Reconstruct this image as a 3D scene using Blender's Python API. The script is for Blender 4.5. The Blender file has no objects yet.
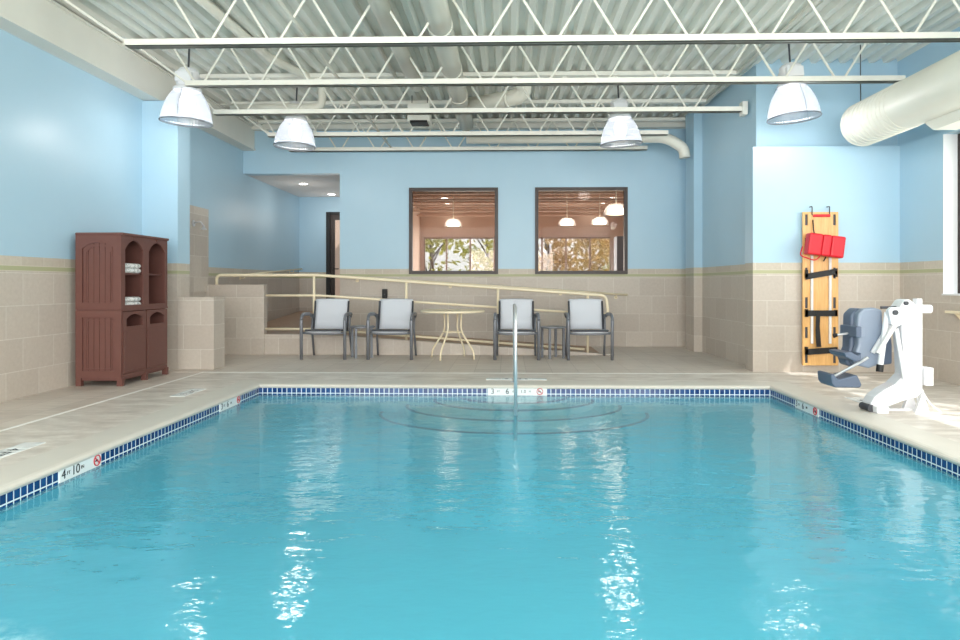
import bpy, bmesh, math, random
from mathutils import Vector, Matrix
random.seed(7)
sc = bpy.context.scene
COL = sc.collection
PI = math.pi

# ------------------------------------------------------------------ camera
cam_d = bpy.data.cameras.new('camera'); cam = bpy.data.objects.new('camera', cam_d); COL.objects.link(cam)
cam.location = (0, 0, 1.13)
cam.rotation_euler = (PI / 2, 0, 0.0235)
cam_d.sensor_width = 36; cam_d.lens = 25.5
cam_d.shift_x = -0.0125; cam_d.shift_y = -0.0375
cam_d.clip_end = 200
sc.camera = cam

# ------------------------------------------------------------------ world, sun, daylight, rear fill, exposure
w = bpy.data.worlds.new('sky'); sc.world = w; w.use_nodes = True
bgn = w.node_tree.nodes['Background']
bgn.inputs[0].default_value = (0.93, 0.97, 1.0, 1); bgn.inputs[1].default_value = 1.15
sc.view_settings.view_transform = 'Standard'; sc.view_settings.look = 'None'
sc.view_settings.gamma = 1; sc.view_settings.use_curve_mapping = False
sc.view_settings.exposure = 0.12
try:
    sc.cycles.use_denoising = True
    sc.cycles.max_bounces = 10; sc.cycles.diffuse_bounces = 5; sc.cycles.glossy_bounces = 4
    sc.cycles.transparent_max_bounces = 24; sc.cycles.transmission_bounces = 6
    sc.cycles.caustics_reflective = False; sc.cycles.caustics_refractive = False
    sc.cycles.sample_clamp_indirect = 6
except Exception: pass

def light(name, kind, loc, energy, color=(1, 1, 1), direction=None, size=None, sizey=None, angle=None, radius=None):
    d = bpy.data.lights.new(name, kind); d.energy = energy; d.color = color
    if size: d.shape = 'RECTANGLE'; d.size = size; d.size_y = sizey or size
    if angle: d.angle = angle
    if radius: d.shadow_soft_size = radius
    o = bpy.data.objects.new(name, d); o.location = loc
    if direction: o.rotation_euler = Vector(direction).to_track_quat('-Z', 'Y').to_euler()
    COL.objects.link(o); return o
light('sun', 'SUN', (12, 0, 12), 4.3, (1.0, 0.975, 0.95), direction=(-0.50, 0.34, -0.80), angle=0.012)
light('daylight_right_window', 'AREA', (5.22, 3.6, 2.0), 190, (1.0, 0.985, 0.96), direction=(-1, 0, -0.05), size=8.0, sizey=1.8)
light('rear_fill', 'AREA', (0, -3.9, 2.0), 960, (1.0, 0.98, 0.95), direction=(0, 1, 0.16), size=9.0, sizey=3.2)  # added fill in the unseen rear window, tilted up to brighten the ceiling
light('lobby_daylight', 'AREA', (0.4, 21.85, 1.6), 125, (1.0, 0.95, 0.90), direction=(0, -1, 0.12), size=6.0, sizey=2.1)

# ------------------------------------------------------------------ node helpers
class NT:
    def __init__(s, name):
        s.m = bpy.data.materials.new(name); s.m.use_nodes = True
        s.t = s.m.node_tree; s.t.nodes.clear()
        s.out = s.t.nodes.new('ShaderNodeOutputMaterial')
    def n(s, typ, **kw):
        nd = s.t.nodes.new('ShaderNode' + typ)
        for k, v in kw.items(): setattr(nd, k, v)
        return nd
    def l(s, a, b): s.t.links.new(a, b)
    def val(s, sock, v):
        if isinstance(v, bpy.types.NodeSocket): s.l(v, sock)
        else: sock.default_value = v
    def math(s, op, a, b=0.0, c=None, clamp=False):
        nd = s.n('Math', operation=op, use_clamp=clamp)
        s.val(nd.inputs[0], a); s.val(nd.inputs[1], b)
        if c is not None: s.val(nd.inputs[2], c)
        return nd.outputs[0]
    def mix(s, f, a, b):
        nd = s.n('Mix', data_type='RGBA')
        s.val(nd.inputs[0], f); s.val(nd.inputs[6], a); s.val(nd.inputs[7], b)
        return nd.outputs[2]
    def pos(s): return s.n('NewGeometry').outputs['Position']
    def sep(s, v):
        nd = s.n('SeparateXYZ'); s.l(v, nd.inputs[0]); return nd.outputs
    def comb(s, x, y, z):
        nd = s.n('CombineXYZ'); s.val(nd.inputs[0], x); s.val(nd.inputs[1], y); s.val(nd.inputs[2], z); return nd.outputs[0]
    def noise(s, vec, scale, detail=3, rough=0.5):
        nd = s.n('TexNoise'); nd.inputs['Scale'].default_value = scale; nd.inputs['Detail'].default_value = detail
        nd.inputs['Roughness'].default_value = rough; s.l(vec, nd.inputs['Vector']); return nd.outputs['Fac']
    def ramp(s, f, stops):
        nd = s.n('ValToRGB'); e = nd.color_ramp.elements
        while len(e) < len(stops): e.new(0.5)
        for q, (p, c) in zip(e, stops): q.position = p; q.color = (*c, 1) if len(c) == 3 else c
        s.l(f, nd.inputs[0]); return nd.outputs[0]
    def bump(s, h, strength=0.3, dist=0.01):
        nd = s.n('Bump'); nd.inputs['Strength'].default_value = strength; nd.inputs['Distance'].default_value = dist
        s.l(h, nd.inputs['Height']); return nd.outputs[0]
    def pbr(s, color, rough=0.5, metal=0.0, spec=0.5, normal=None, **kw):
        p = s.n('BsdfPrincipled'); s.val(p.inputs['Base Color'], color); s.val(p.inputs['Roughness'], rough)
        p.inputs['Metallic'].default_value = metal; p.inputs['Specular IOR Level'].default_value = spec
        if normal: s.l(normal, p.inputs['Normal'])
        for k, v in kw.items(): s.val(p.inputs[k.replace('_', ' ')], v)
        s.l(p.outputs[0], s.out.inputs[0]); return p
def lin(r, g, b):
    f = lambda c: (c / 255 / 12.92) if c / 255 <= 0.04045 else ((c / 255 + 0.055) / 1.055) ** 2.4
    return (f(r), f(g), f(b), 1)

def plain(name, rgb, rough=0.5, metal=0.0, spec=0.5, var=0.05, scale=12, bump=0.0):
    t = NT(name); c = lin(*rgb); v = t.n('TexCoord').outputs['Object']
    nz = t.noise(v, scale, 4)
    dark = tuple(x * (1 - 2 * var) for x in c[:3]) + (1,)
    lite = tuple(min(1, x * (1 + var)) for x in c[:3]) + (1,)
    colr = t.mix(nz, dark, lite)
    t.pbr(colr, rough, metal, spec, t.bump(t.noise(v, scale * 8, 3), bump, 0.004) if bump else None)
    return t.m

# ------------------------------------------------------------------ materials
def brick(t, u, v, c1, c2, mortar, bw, bh, msize, offset=0.5, smooth=0.1, bias=0.0):
    b = t.n('TexBrick'); t.l(t.comb(u, v, 0.0), b.inputs['Vector'])
    b.offset = offset; b.squash = 1.0
    b.inputs['Color1'].default_value = c1; b.inputs['Color2'].default_value = c2; b.inputs['Mortar'].default_value = mortar
    b.inputs['Scale'].default_value = 1.0; b.inputs['Mortar Size'].default_value = msize
    b.inputs['Mortar Smooth'].default_value = smooth; b.inputs['Bias'].default_value = bias
    b.inputs['Brick Width'].default_value = bw; b.inputs['Row Height'].default_value = bh
    return b.outputs['Color'], b.outputs['Fac']

def wall_material(name, tile_top=1.345, all_tile=False):
    """light blue semi-gloss paint above a tile wainscot with a green listello and a cap course"""
    t = NT(name); P = t.pos(); x, y, z = t.sep(P)
    u = t.math('ADD', x, y)
    nz = t.noise(P, 2.2, 5, 0.6); nz2 = t.noise(P, 26, 5, 0.65)
    bc, bf = brick(t, u, t.math('ADD', z, 0.06), lin(203, 193, 182), lin(190, 179, 168), lin(214, 208, 199), 0.46, 0.325, 0.004)
    cap, cf = brick(t, u, z, lin(204, 195, 181), lin(196, 186, 171), lin(214, 207, 195), 0.33, 5.0, 0.004)
    mott = t.ramp(nz2, [(0.3, (0.93, 0.92, 0.91)), (0.7, (1.03, 1.03, 1.03))])
    def mul(a, b, f=1.0):
        m = t.n('Mix', data_type='RGBA', blend_type='MULTIPLY'); m.inputs[0].default_value = f
        t.l(a, m.inputs[6]); t.l(b, m.inputs[7]); return m.outputs[2]
    bc = mul(bc, mott)
    if all_tile:
        t.pbr(bc, 0.42, 0, 0.4, t.bump(t.math('SUBTRACT', t.math('MULTIPLY', nz2, 0.15), bf), 0.5, 0.003)); return t.m
    col = t.mix(t.math('GREATER_THAN', z, 1.262), bc, lin(176, 176, 140))
    col = t.mix(t.math('GREATER_THAN', z, 1.312), col, mul(cap, mott))
    line = t.math('LESS_THAN', t.math('ABSOLUTE', t.math('SUBTRACT', z, 1.262)), 0.003)
    line2 = t.math('LESS_THAN', t.math('ABSOLUTE', t.math('SUBTRACT', z, 1.312)), 0.003)
    col = t.mix(t.math('MAXIMUM', line, line2), col, lin(212, 203, 186))
    paint = t.mix(nz, lin(172, 204, 222), lin(180, 209, 226))
    up = t.math('GREATER_THAN', z, 1.405)
    col = t.mix(up, col, paint)
    rough = t.math('MULTIPLY_ADD', up, -0.12, 0.45)
    h = t.math('MULTIPLY', bf, t.math('LESS_THAN', z, 1.262))
    h = t.math('SUBTRACT', t.math('MULTIPLY', up, -0.8), h)
    h = t.math('ADD', h, t.math('MULTIPLY', t.noise(P, 60, 2), 0.05))
    t.pbr(col, rough, 0, 0.35, t.bump(h, 0.45, 0.003))
    return t.m
M_wall = wall_material('blue_paint_over_tile')
M_tile = wall_material('wall_tile', all_tile=True)
M_ramp = None

def deck_material():
    t = NT('deck_tile'); P = t.pos(); x, y, z = t.sep(P)
    bc, bf = brick(t, t.math('ADD', x, 0.1), t.math('ADD', y, 0.13), lin(212, 202, 192), lin(202, 191, 181), lin(180, 169, 159), 0.335, 0.61, 0.0035, offset=0.0)
    st = t.noise(t.comb(t.math('MULTIPLY', x, 0.9), t.math('MULTIPLY', y, 4.5), 0.0), 2.6, 6, 0.62)
    streak = t.ramp(st, [(0.32, (0.82, 0.79, 0.76)), (0.5, (0.97, 0.96, 0.95)), (0.72, (1.1, 1.09, 1.08))])
    m = t.n('Mix', data_type='RGBA', blend_type='MULTIPLY'); m.inputs[0].default_value = 1.0
    t.l(bc, m.inputs[6]); t.l(streak, m.inputs[7])
    t.pbr(m.outputs[2], t.math('MULTIPLY_ADD', st, 0.25, 0.28), 0, 0.4, t.bump(t.math('SUBTRACT', t.math('MULTIPLY', st, 0.2), bf), 0.35, 0.003))
    return t.m
M_deck = deck_material()
def apron_material():
    t = NT('streaked_apron'); P = t.pos(); x, y, z = t.sep(P)
    st = t.noise(t.comb(t.math('MULTIPLY', x, 1.3), t.math('MULTIPLY', y, 2.8), 0.0), 2.4, 6, 0.66)
    c = t.ramp(st, [(0.3, lin(184, 174, 163)[:3]), (0.5, lin(208, 199, 189)[:3]), (0.7, lin(232, 226, 218)[:3])])
    t.pbr(c, 0.38, 0, 0.4, t.bump(st, 0.15, 0.004)); return t.m
M_apron = apron_material()
M_coping = plain('cream_coping', (212, 206, 196), 0.45, 0, 0.4, 0.05, 5, 0.1)

def band_material():
    t = NT('blue_waterline_tile'); P = t.pos(); x, y, z = t.sep(P)
    u = t.math('ADD', x, y)
    bc, bf = brick(t, u, t.math('ADD', z, 0.099), lin(28, 74, 132), lin(17, 48, 102), lin(218, 232, 238), 0.055, 0.072, 0.0045, offset=0.0)
    t.pbr(bc, 0.15, 0, 0.5, t.bump(t.math('SUBTRACT', 1.0, bf), 0.4, 0.002)); return t.m
M_band = band_material()
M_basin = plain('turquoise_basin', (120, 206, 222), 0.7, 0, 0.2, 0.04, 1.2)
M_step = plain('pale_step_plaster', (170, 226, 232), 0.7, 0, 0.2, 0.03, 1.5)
M_nose = plain('blue_step_tile', (14, 56, 110), 0.3, 0, 0.4, 0.05)

def schlick(t, f0, normal=None):
    lw = t.n('LayerWeight'); lw.inputs['Blend'].default_value = 0.5
    if normal: t.l(normal, lw.inputs['Normal'])
    return t.math('MULTIPLY_ADD', t.math('POWER', lw.outputs['Facing'], 5.0), 1.0 - f0, f0)
def water_material():
    t = NT('pool_water'); P = t.pos(); x, y, z = t.sep(P)
    v = t.comb(t.math('MULTIPLY', x, 0.62), y, 0.0)
    n1 = t.noise(v, 5.5, 3, 0.55); n2 = t.noise(v, 1.1, 2, 0.5)
    n3 = t.noise(t.comb(x, t.math('MULTIPLY', y, 1.5), 3.0), 24, 2, 0.5)
    calm = t.ramp(t.noise(P, 0.45, 2, 0.5), [(0.38, (0.25,) * 3), (0.62, (1.0,) * 3)])
    h = t.math('ADD', t.math('MULTIPLY', n1, 1.0), t.math('MULTIPLY', n2, 1.2))
    h = t.math('ADD', h, t.math('MULTIPLY', t.math('MULTIPLY', n3, calm), 0.16))
    nrm = t.bump(h, 0.4, 0.022)
    fr = schlick(t, 0.02, nrm)
    gl = t.n('BsdfGlossy'); gl.inputs['Roughness'].default_value = 0.07; t.l(nrm, gl.inputs['Normal'])
    tr = t.n('BsdfTransparent'); tr.inputs[0].default_value = (0.72, 0.95, 0.97, 1)
    # foam and bubbles from the return jet in the near left corner
    fx = t.math('DIVIDE', t.math('ADD', x, 2.05), 0.62); fy = t.math('DIVIDE', t.math('SUBTRACT', y, 2.10), 0.42)
    r2 = t.math('ADD', t.math('MULTIPLY', fx, fx), t.math('MULTIPLY', fy, fy))
    mask = t.math('SUBTRACT', 1.0, r2, clamp=True)
    foam = t.math('MULTIPLY', mask, t.ramp(t.noise(P, 14, 6, 0.7), [(0.38, (0, 0, 0)), (0.68, (1, 1, 1))]), clamp=True)
    body = t.mix(t.math('MULTIPLY', foam, 0.9), lin(94, 186, 210), (0.85, 0.93, 0.95, 1))
    df = t.n('BsdfDiffuse'); t.l(body, df.inputs[0])
    mx = t.n('MixShader'); mx.inputs[0].default_value = 0.5
    t.val(mx.inputs[0], t.math('ADD', 0.5, t.math('MULTIPLY', foam, 0.5), clamp=True))
    t.l(tr.outputs[0], mx.inputs[1]); t.l(df.outputs[0], mx.inputs[2])
    m2 = t.n('MixShader'); t.l(fr, m2.inputs[0])
    t.l(mx.outputs[0], m2.inputs[1]); t.l(gl.outputs[0], m2.inputs[2])
    t.l(m2.outputs[0], t.out.inputs[0]); return t.m
M_water = water_material()

def glass_material(name, tint=(0.9, 0.92, 0.92, 1), k=1.0, rough=0.0):
    t = NT(name); fr = schlick(t, 0.04)
    tr = t.n('BsdfTransparent'); tr.inputs[0].default_value = tint
    gl = t.n('BsdfGlossy'); gl.inputs['Roughness'].default_value = rough
    m = t.n('MixShader'); t.l(t.math('MULTIPLY', fr, k), m.inputs[0])
    t.l(tr.outputs[0], m.inputs[1]); t.l(gl.outputs[0], m.inputs[2]); t.l(m.outputs[0], t.out.inputs[0]); return t.m
M_glass = glass_material('window_glass')
M_tint = glass_material('tinted_lobby_glass', (0.97, 0.93, 0.90, 1), 0.12)

def acrylic_material():
    t = NT('ribbed_acrylic'); v = t.sep(t.n('TexCoord').outputs['Object'])
    ang = t.math('ARCTAN2', v[1], v[0])
    rib = t.math('SINE', t.math('MULTIPLY', ang, 48.0))
    nrm = t.bump(rib, 0.5, 0.004)
    tr = t.n('BsdfTransparent'); tr.inputs[0].default_value = (0.95, 0.96, 0.98, 1)
    tl = t.n('BsdfTranslucent'); tl.inputs[0].default_value = (0.62, 0.66, 0.72, 1); t.l(nrm, tl.inputs['Normal'])
    gl = t.n('BsdfGlossy'); gl.inputs['Roughness'].default_value = 0.12; t.l(nrm, gl.inputs['Normal'])
    a = t.n('MixShader'); a.inputs[0].default_value = 0.36; t.l(tr.outputs[0], a.inputs[1]); t.l(tl.outputs[0], a.inputs[2])
    b = t.n('MixShader'); b.inputs[0].default_value = 0.12; t.l(a.outputs[0], b.inputs[1]); t.l(gl.outputs[0], b.inputs[2])
    t.l(b.outputs[0], t.out.inputs[0]); return t.m
M_acrylic = acrylic_material()
def emit(name, rgb, strength):
    t = NT(name); e = t.n('Emission'); e.inputs[0].default_value = lin(*rgb); e.inputs[1].default_value = strength
    t.l(e.outputs[0], t.out.inputs[0]); return t.m
M_bulb = emit('lamp_glow', (255, 253, 250), 5)
M_spot = emit('recessed_glow', (255, 250, 240), 14)
M_warm = emit('warm_glow', (255, 236, 212), 9)

M_white_steel = plain('white_painted_steel', (236, 234, 224), 0.45, 0, 0.4, 0.04, 8)
M_deckmetal = plain('painted_roof_deck', (233, 235, 227), 0.5, 0, 0.4, 0.08, 1.5)
M_duct = plain('painted_duct', (232, 230, 218), 0.42, 0, 0.4, 0.03, 3)
M_beam = plain('painted_beam', (228, 226, 217), 0.55, 0, 0.3, 0.03, 3)
M_white = plain('white_enamel', (232, 233, 236), 0.3, 0, 0.5, 0.01)
M_cream = plain('cream_rail_paint', (240, 226, 196), 0.35, 0, 0.5, 0.02)
M_chrome = plain('polished_steel', (222, 222, 224), 0.38, 0.8, 0.5, 0.01)
M_chair_frame = plain('grey_chair_frame', (128, 131, 138), 0.4, 0.3, 0.5, 0.03)
M_dark_grey = plain('dark_grey_plastic', (70, 72, 78), 0.5, 0, 0.4, 0.05)
M_black = plain('black_plastic', (22, 22, 24), 0.5, 0, 0.4, 0.02)
M_brown = plain('brown_cabinet_plastic', (108, 70, 63), 0.48, 0, 0.4, 0.05, 20, 0.1)
M_darkbrown = plain('dark_brown_frame', (52, 40, 36), 0.4, 0, 0.4, 0.03)
M_lift_grey = plain('slate_grey_shell', (136, 148, 166), 0.4, 0, 0.5, 0.02)
M_lift_dark = plain('dark_slate_plastic', (92, 104, 124), 0.45, 0, 0.4, 0.02)
M_red = plain('red_vinyl', (214, 26, 44), 0.4, 0, 0.4, 0.03)
M_soffit = plain('white_soffit', (226, 224, 222), 0.7, 0, 0.2, 0.02)
M_lobbywall = plain('lobby_wall', (218, 196, 180), 0.7, 0, 0.2, 0.04, 3)
M_lobbyceil = plain('lobby_ceiling', (196, 172, 156), 0.7, 0, 0.2, 0.1, 4)
M_joistbrown = plain('lobby_joist', (226, 200, 184), 0.6, 0, 0.3, 0.04)
M_brownfloor = plain('brown_floor', (150, 118, 96), 0.6, 0, 0.3, 0.06, 4)
M_strip = plain('white_joint', (244, 241, 235), 0.5, 0, 0.3, 0.02)
M_marker = plain('white_marker_tile', (232, 236, 236), 0.25, 0, 0.5, 0.02)
M_ink = plain('black_ink', (24, 34, 40), 0.5, 0, 0.3, 0.0)
M_redink = plain('red_ink', (196, 70, 78), 0.5, 0, 0.3, 0.0)
M_bark = plain('bark', (96, 78, 62), 0.9, 0, 0.1, 0.1)
M_grass = plain('grass', (110, 130, 70), 0.9, 0, 0.1, 0.2, 2)
def wood_material():
    t = NT('varnished_plywood'); v = t.n('TexCoord').outputs['Object']; x, y, z = t.sep(v)
    n = t.noise(t.comb(t.math('MULTIPLY', x, 9.0), y, t.math('MULTIPLY', z, 0.9)), 4, 5, 0.6)
    c = t.ramp(n, [(0.3, lin(214, 160, 96)[:3]), (0.7, lin(236, 188, 124)[:3])])
    t.pbr(c, 0.35, 0, 0.5); return t.m
M_wood = wood_material()
def sling_material():
    t = NT('light_grey_sling'); v = t.n('TexCoord').outputs['Object']; x, y, z = t.sep(v)
    wv = t.math('MULTIPLY', t.math('SINE', t.math('MULTIPLY', x, 900.0)), t.math('SINE', t.math('MULTIPLY', z, 900.0)))
    c = t.mix(t.math('MULTIPLY_ADD', wv, 0.5, 0.5), lin(196, 200, 208), lin(214, 217, 224))
    t.pbr(c, 0.6, 0, 0.3); return t.m
M_sling = sling_material()
def towel_material():
    t = NT('printed_towel'); v = t.n('TexCoord').outputs['Object']
    n = t.noise(v, 34, 2, 0.5)
    c = t.ramp(n, [(0.47, lin(240, 240, 238)[:3]), (0.52, lin(86, 96, 100)[:3]), (0.56, lin(240, 240, 238)[:3])])
    t.pbr(c, 0.9, 0, 0.1, t.bump(t.noise(v, 300, 2), 0.4, 0.003)); return t.m
M_towel = towel_material()
def leaf_material(name, a, b):
    t = NT(name); n = t.noise(t.pos(), 3.0, 4); c = t.mix(n, lin(*a), lin(*b))
    d = t.n('BsdfDiffuse'); t.l(c, d.inputs[0]); tl = t.n('BsdfTranslucent'); t.l(c, tl.inputs[0])
    m = t.n('MixShader'); m.inputs[0].default_value = 0.5; t.l(d.outputs[0], m.inputs[1]); t.l(tl.outputs[0], m.inputs[2])
    t.l(m.outputs[0], t.out.inputs[0]); return t.m
M_leaf = leaf_material('yellow_green_leaves', (112, 146, 40), (236, 214, 90))
M_leafo = leaf_material('orange_leaves', (168, 150, 60), (240, 184, 104))

# ------------------------------------------------------------------ geometry helpers
I4 = Matrix.Identity(4)
class MB:
    def __init__(s): s.v = []; s.f = []
    def add(s, vs, fs, mat=None):
        k = len(s.v)
        for p in vs:
            p = Vector(p); s.v.append(tuple(mat @ p if mat else p))
        s.f += [tuple(i + k for i in q) for q in fs]; return s
    def box(s, x0, x1, y0, y1, z0, z1, mat=None):
        vs = [(x, y, z) for z in (z0, z1) for y in (y0, y1) for x in (x0, x1)]
        return s.add(vs, [(0, 2, 3, 1), (4, 5, 7, 6), (0, 1, 5, 4), (2, 6, 7, 3), (0, 4, 6, 2), (1, 3, 7, 5)], mat)
    def prism(s, pts, a, b, axis='y', mat=None):
        """polygon pts in the plane across axis, extruded from a to b"""
        def P(u, v, w): return {'y': (u, w, v), 'x': (w, u, v), 'z': (u, v, w)}[axis]
        n = len(pts); vs = [P(u, v, a) for u, v in pts] + [P(u, v, b) for u, v in pts]
        fs = [tuple(range(n)), tuple(range(2 * n - 1, n - 1, -1))] + [(i, i + n, (i + 1) % n + n, (i + 1) % n) for i in range(n)]
        return s.add(vs, fs, mat)
    def tube(s, pts, r, seg=10, sy=1.0, closed=False):
        pts = [Vector(p) for p in pts]; n = len(pts); k0 = len(s.v); up = None
        for i, p in enumerate(pts):
            a = pts[(i - 1) % n] if (i or closed) else p; b = pts[(i + 1) % n] if (i < n - 1 or closed) else p
            d = (b - a).normalized()
            if up is None: up = Vector((0, 0, 1)) if abs(d.z) < 0.9 else Vector((0, 1, 0))
            side = d.cross(up)
            if side.length < 1e-4: side = d.cross(Vector((1, 0, 0)))
            side.normalize(); up = side.cross(d).normalized()
            rr = r[i] if isinstance(r, (list, tuple)) else r
            for q in range(seg):
                t = 2 * PI * q / seg
                s.v.append(tuple(p + side * math.cos(t) * rr + up * math.sin(t) * rr * sy))
        m = n if closed else n - 1
        for i in range(m):
            for q in range(seg):
                a = k0 + i * seg + q; b = k0 + i * seg + (q + 1) % seg
                c = k0 + ((i + 1) % n) * seg + (q + 1) % seg; d = k0 + ((i + 1) % n) * seg + q
                s.f.append((a, b, c, d))
        if not closed:
            s.f.append(tuple(k0 + q for q in range(seg))[::-1]); s.f.append(tuple(k0 + (n - 1) * seg + q for q in range(seg)))
        return s
    def lathe(s, prof, c=(0, 0, 0), seg=32, cap0=False, cap1=False):
        k0 = len(s.v); n = len(prof)
        for r, z in prof:
            for q in range(seg):
                t = 2 * PI * q / seg; s.v.append((c[0] + r * math.cos(t), c[1] + r * math.sin(t), c[2] + z))
        for i in range(n - 1):
            for q in range(seg):
                s.f.append((k0 + i * seg + q, k0 + i * seg + (q + 1) % seg, k0 + (i + 1) * seg + (q + 1) % seg, k0 + (i + 1) * seg + q))
        if cap0: s.f.append(tuple(k0 + q for q in range(seg))[::-1])
        if cap1: s.f.append(tuple(k0 + (n - 1) * seg + q for q in range(seg)))
        return s
    def ring(s, W, Hh, inner, a, b, M):
        """flat frame W x Hh (centred) of thickness a..b with an opening given by inner(dx,dz)->distance; M maps (u,v,w)"""
        ang = [2 * PI * i / 72 for i in range(72)] + [math.atan2(sz * Hh / 2, sx * W / 2) % (2 * PI) for sx in (1, -1) for sz in (1, -1)]
        ang += [x % (2 * PI) for x in inner.corners]; ang = sorted(set(round(x, 6) for x in ang)); n = len(ang); vs = []
        for w in (a, b):
            for t in ang:
                c, q = math.cos(t), math.sin(t)
                ro = min(W / 2 / abs(c) if abs(c) > 1e-9 else 1e9, Hh / 2 / abs(q) if abs(q) > 1e-9 else 1e9)
                ri = inner(c, q)
                vs.append((c * ro, q * ro, w)); vs.append((c * ri, q * ri, w))
        fs = []; N = 2 * n
        for i in range(n):
            j = (i + 1) % n
            fs.append((2 * i, 2 * j, 2 * j + 1, 2 * i + 1)); fs.append((N + 2 * i, N + 2 * i + 1, N + 2 * j + 1, N + 2 * j))
            fs.append((2 * i, N + 2 * i, N + 2 * j, 2 * j)); fs.append((2 * i + 1, 2 * j + 1, N + 2 * j + 1, N + 2 * i + 1))
        return s.add(vs, fs, M)
    def build(s, name, m, parent=None, loc=None, smooth=False, bev=0.0, kind=None):
        me = bpy.data.meshes.new(name); me.from_pydata(s.v, [], s.f); me.update()
        bm = bmesh.new(); bm.from_mesh(me); bmesh.ops.recalc_face_normals(bm, faces=bm.faces); bm.to_mesh(me); bm.free()
        me.materials.append(m)
        if smooth:
            for p in me.polygons: p.use_smooth = len(p.vertices) <= 4
        o = bpy.data.objects.new(name, me); COL.objects.link(o)
        if loc: o.location = loc
        if parent: o.parent = parent
        if bev:
            b = o.modifiers.new('bevel', 'BEVEL'); b.width = bev; b.segments = 2; b.limit_method = 'ANGLE'; b.angle_limit = 0.7
        if kind: o['kind'] = kind
        return o
def arch_inner(w, h, rise):
    """rectangular opening w x h whose top edge bulges into an arch of given rise (h includes the rise)"""
    def f(c, q):
        lo, hi = 0.0, 5.0
        for _ in range(36):
            m = (lo + hi) / 2; x, y = c * m, q * m
            top = h / 2 - rise * (abs(x) / (w / 2)) ** 2.2 if rise else h / 2
            if abs(x) <= w / 2 and -h / 2 <= y <= top: lo = m
            else: hi = m
        return lo
    f.corners = [math.atan2(-h / 2, w / 2), math.atan2(-h / 2, -w / 2), math.atan2(h / 2 - rise, w / 2), math.atan2(h / 2 - rise, -w / 2)]
    return f
def empty(name, loc=(0, 0, 0), rz=0.0):
    o = bpy.data.objects.new(name, None); COL.objects.link(o); o.location = loc; o.rotation_euler = (0, 0, rz)
    o.empty_display_size = 0.1; return o
def tag(o, label=None, cat=None, group=None, kind=None):
    if label: o['label'] = label
    if cat: o['category'] = cat
    if group: o['group'] = group
    if kind: o['kind'] = kind
    return o
def copy_tree(o, parent=None, kids=None):
    c = o.copy(); COL.objects.link(c)
    if parent: c.parent = parent
    for ch in list(o.children): copy_tree(ch, c)
    return c
def fillet(pts, r, n=5):
    pts = [Vector(p) for p in pts]; out = [pts[0]]
    for i in range(1, len(pts) - 1):
        a, p, b = pts[i - 1], pts[i], pts[i + 1]
        d1 = (a - p); d2 = (b - p); rr = min(r, d1.length * 0.49, d2.length * 0.49)
        s, e = p + d1.normalized() * rr, p + d2.normalized() * rr
        for k in range(n + 1):
            t = k / n; out.append(s * (1 - t) ** 2 + p * 2 * t * (1 - t) + e * t * t)
    out.append(pts[-1]); return out
def struct(name, mb, m, bev=0.0, parent=None, smooth=False):
    return mb.build(name, m, parent, kind=None if parent else 'structure', bev=bev, smooth=smooth)
def text(body, size, m, parent, M, name='lettering', ext=0.001):
    cu = bpy.data.curves.new('text', 'FONT'); cu.body = body; cu.size = size; cu.extrude = ext; cu.align_x = 'CENTER'; cu.align_y = 'CENTER'
    tmp = bpy.data.objects.new('tmp', cu); COL.objects.link(tmp)
    me = bpy.data.meshes.new_from_object(tmp.evaluated_get(bpy.context.evaluated_depsgraph_get()))
    bpy.data.objects.remove(tmp); me.name = name; me.transform(M); me.materials.clear(); me.materials.append(m)
    o = bpy.data.objects.new(name, me); COL.objects.link(o); o.parent = parent; return o

# ================================================================== THE ROOM
XL, XR = -4.85, 5.03
YB = 12.35
ZD = 4.13
PX0, PX1, PY0, PY1 = -2.80, 2.90, 0.55, 7.60   # pool opening
WZ = -0.115
# floor with the pool opening left free (tiled deck and the streaked apron inside the white joint)
mb = MB()
mb.box(XL - .1, -3.92, -4, 8.60, -.2, 0); mb.box(XL - .1, XR + .2, 8.66, 16, -.2, 0); mb.box(-3.9, XR + .2, -4, PY0 - .32, -.2, 0)
struct('floor', mb, M_deck)
mb = MB(); mb.box(-3.88, PX0 - .30, PY0 - .32, 8.60, -.2, 0); mb.box(PX1 + .30, XR + .2, PY0 - .32, 8.60, -.2, 0); mb.box(PX0 - .30, PX1 + .30, PY1 + .30, 8.60, -.2, 0)
struct('pool_apron', mb, M_apron)
mb = MB(); mb.box(-3.92, -3.88, PY0 - .3, 8.66, -.2, .001); mb.box(-3.88, 3.2, 8.60, 8.66, -.2, .001); mb.box(3.2, XR, 8.60, 8.66, -.2, .0)
struct('trim_1', mb, M_strip)
# coping with rounded nose
prof = [(.30, -.1), (.30, .003), (.03, .003), (.008, -.002), (-.006, -.012), (-.010, -.022), (-.006, -.034), (.0, -.04), (.02, -.04), (.02, -.1)]
def rect_sweep(prof, x0, x1, y0, y1):
    m = MB(); n = len(prof); vs = []
    for o, z in prof: vs += [(x0 - o, y0 - o, z), (x1 + o, y0 - o, z), (x1 + o, y1 + o, z), (x0 - o, y1 + o, z)]
    fs = []
    for i in range(n):
        j = (i + 1) % n
        for k in range(4): fs.append((4 * i + k, 4 * i + (k + 1) % 4, 4 * j + (k + 1) % 4, 4 * j + k))
    return m.add(vs, fs)
struct('pool_coping', rect_sweep(prof, PX0, PX1, PY0, PY1), M_coping, smooth=False)
struct('waterline_tile_band', rect_sweep([(.05, -.03), (.006, -.03), (.006, -.138), (.05, -.138)], PX0, PX1, PY0, PY1), M_band)
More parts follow.
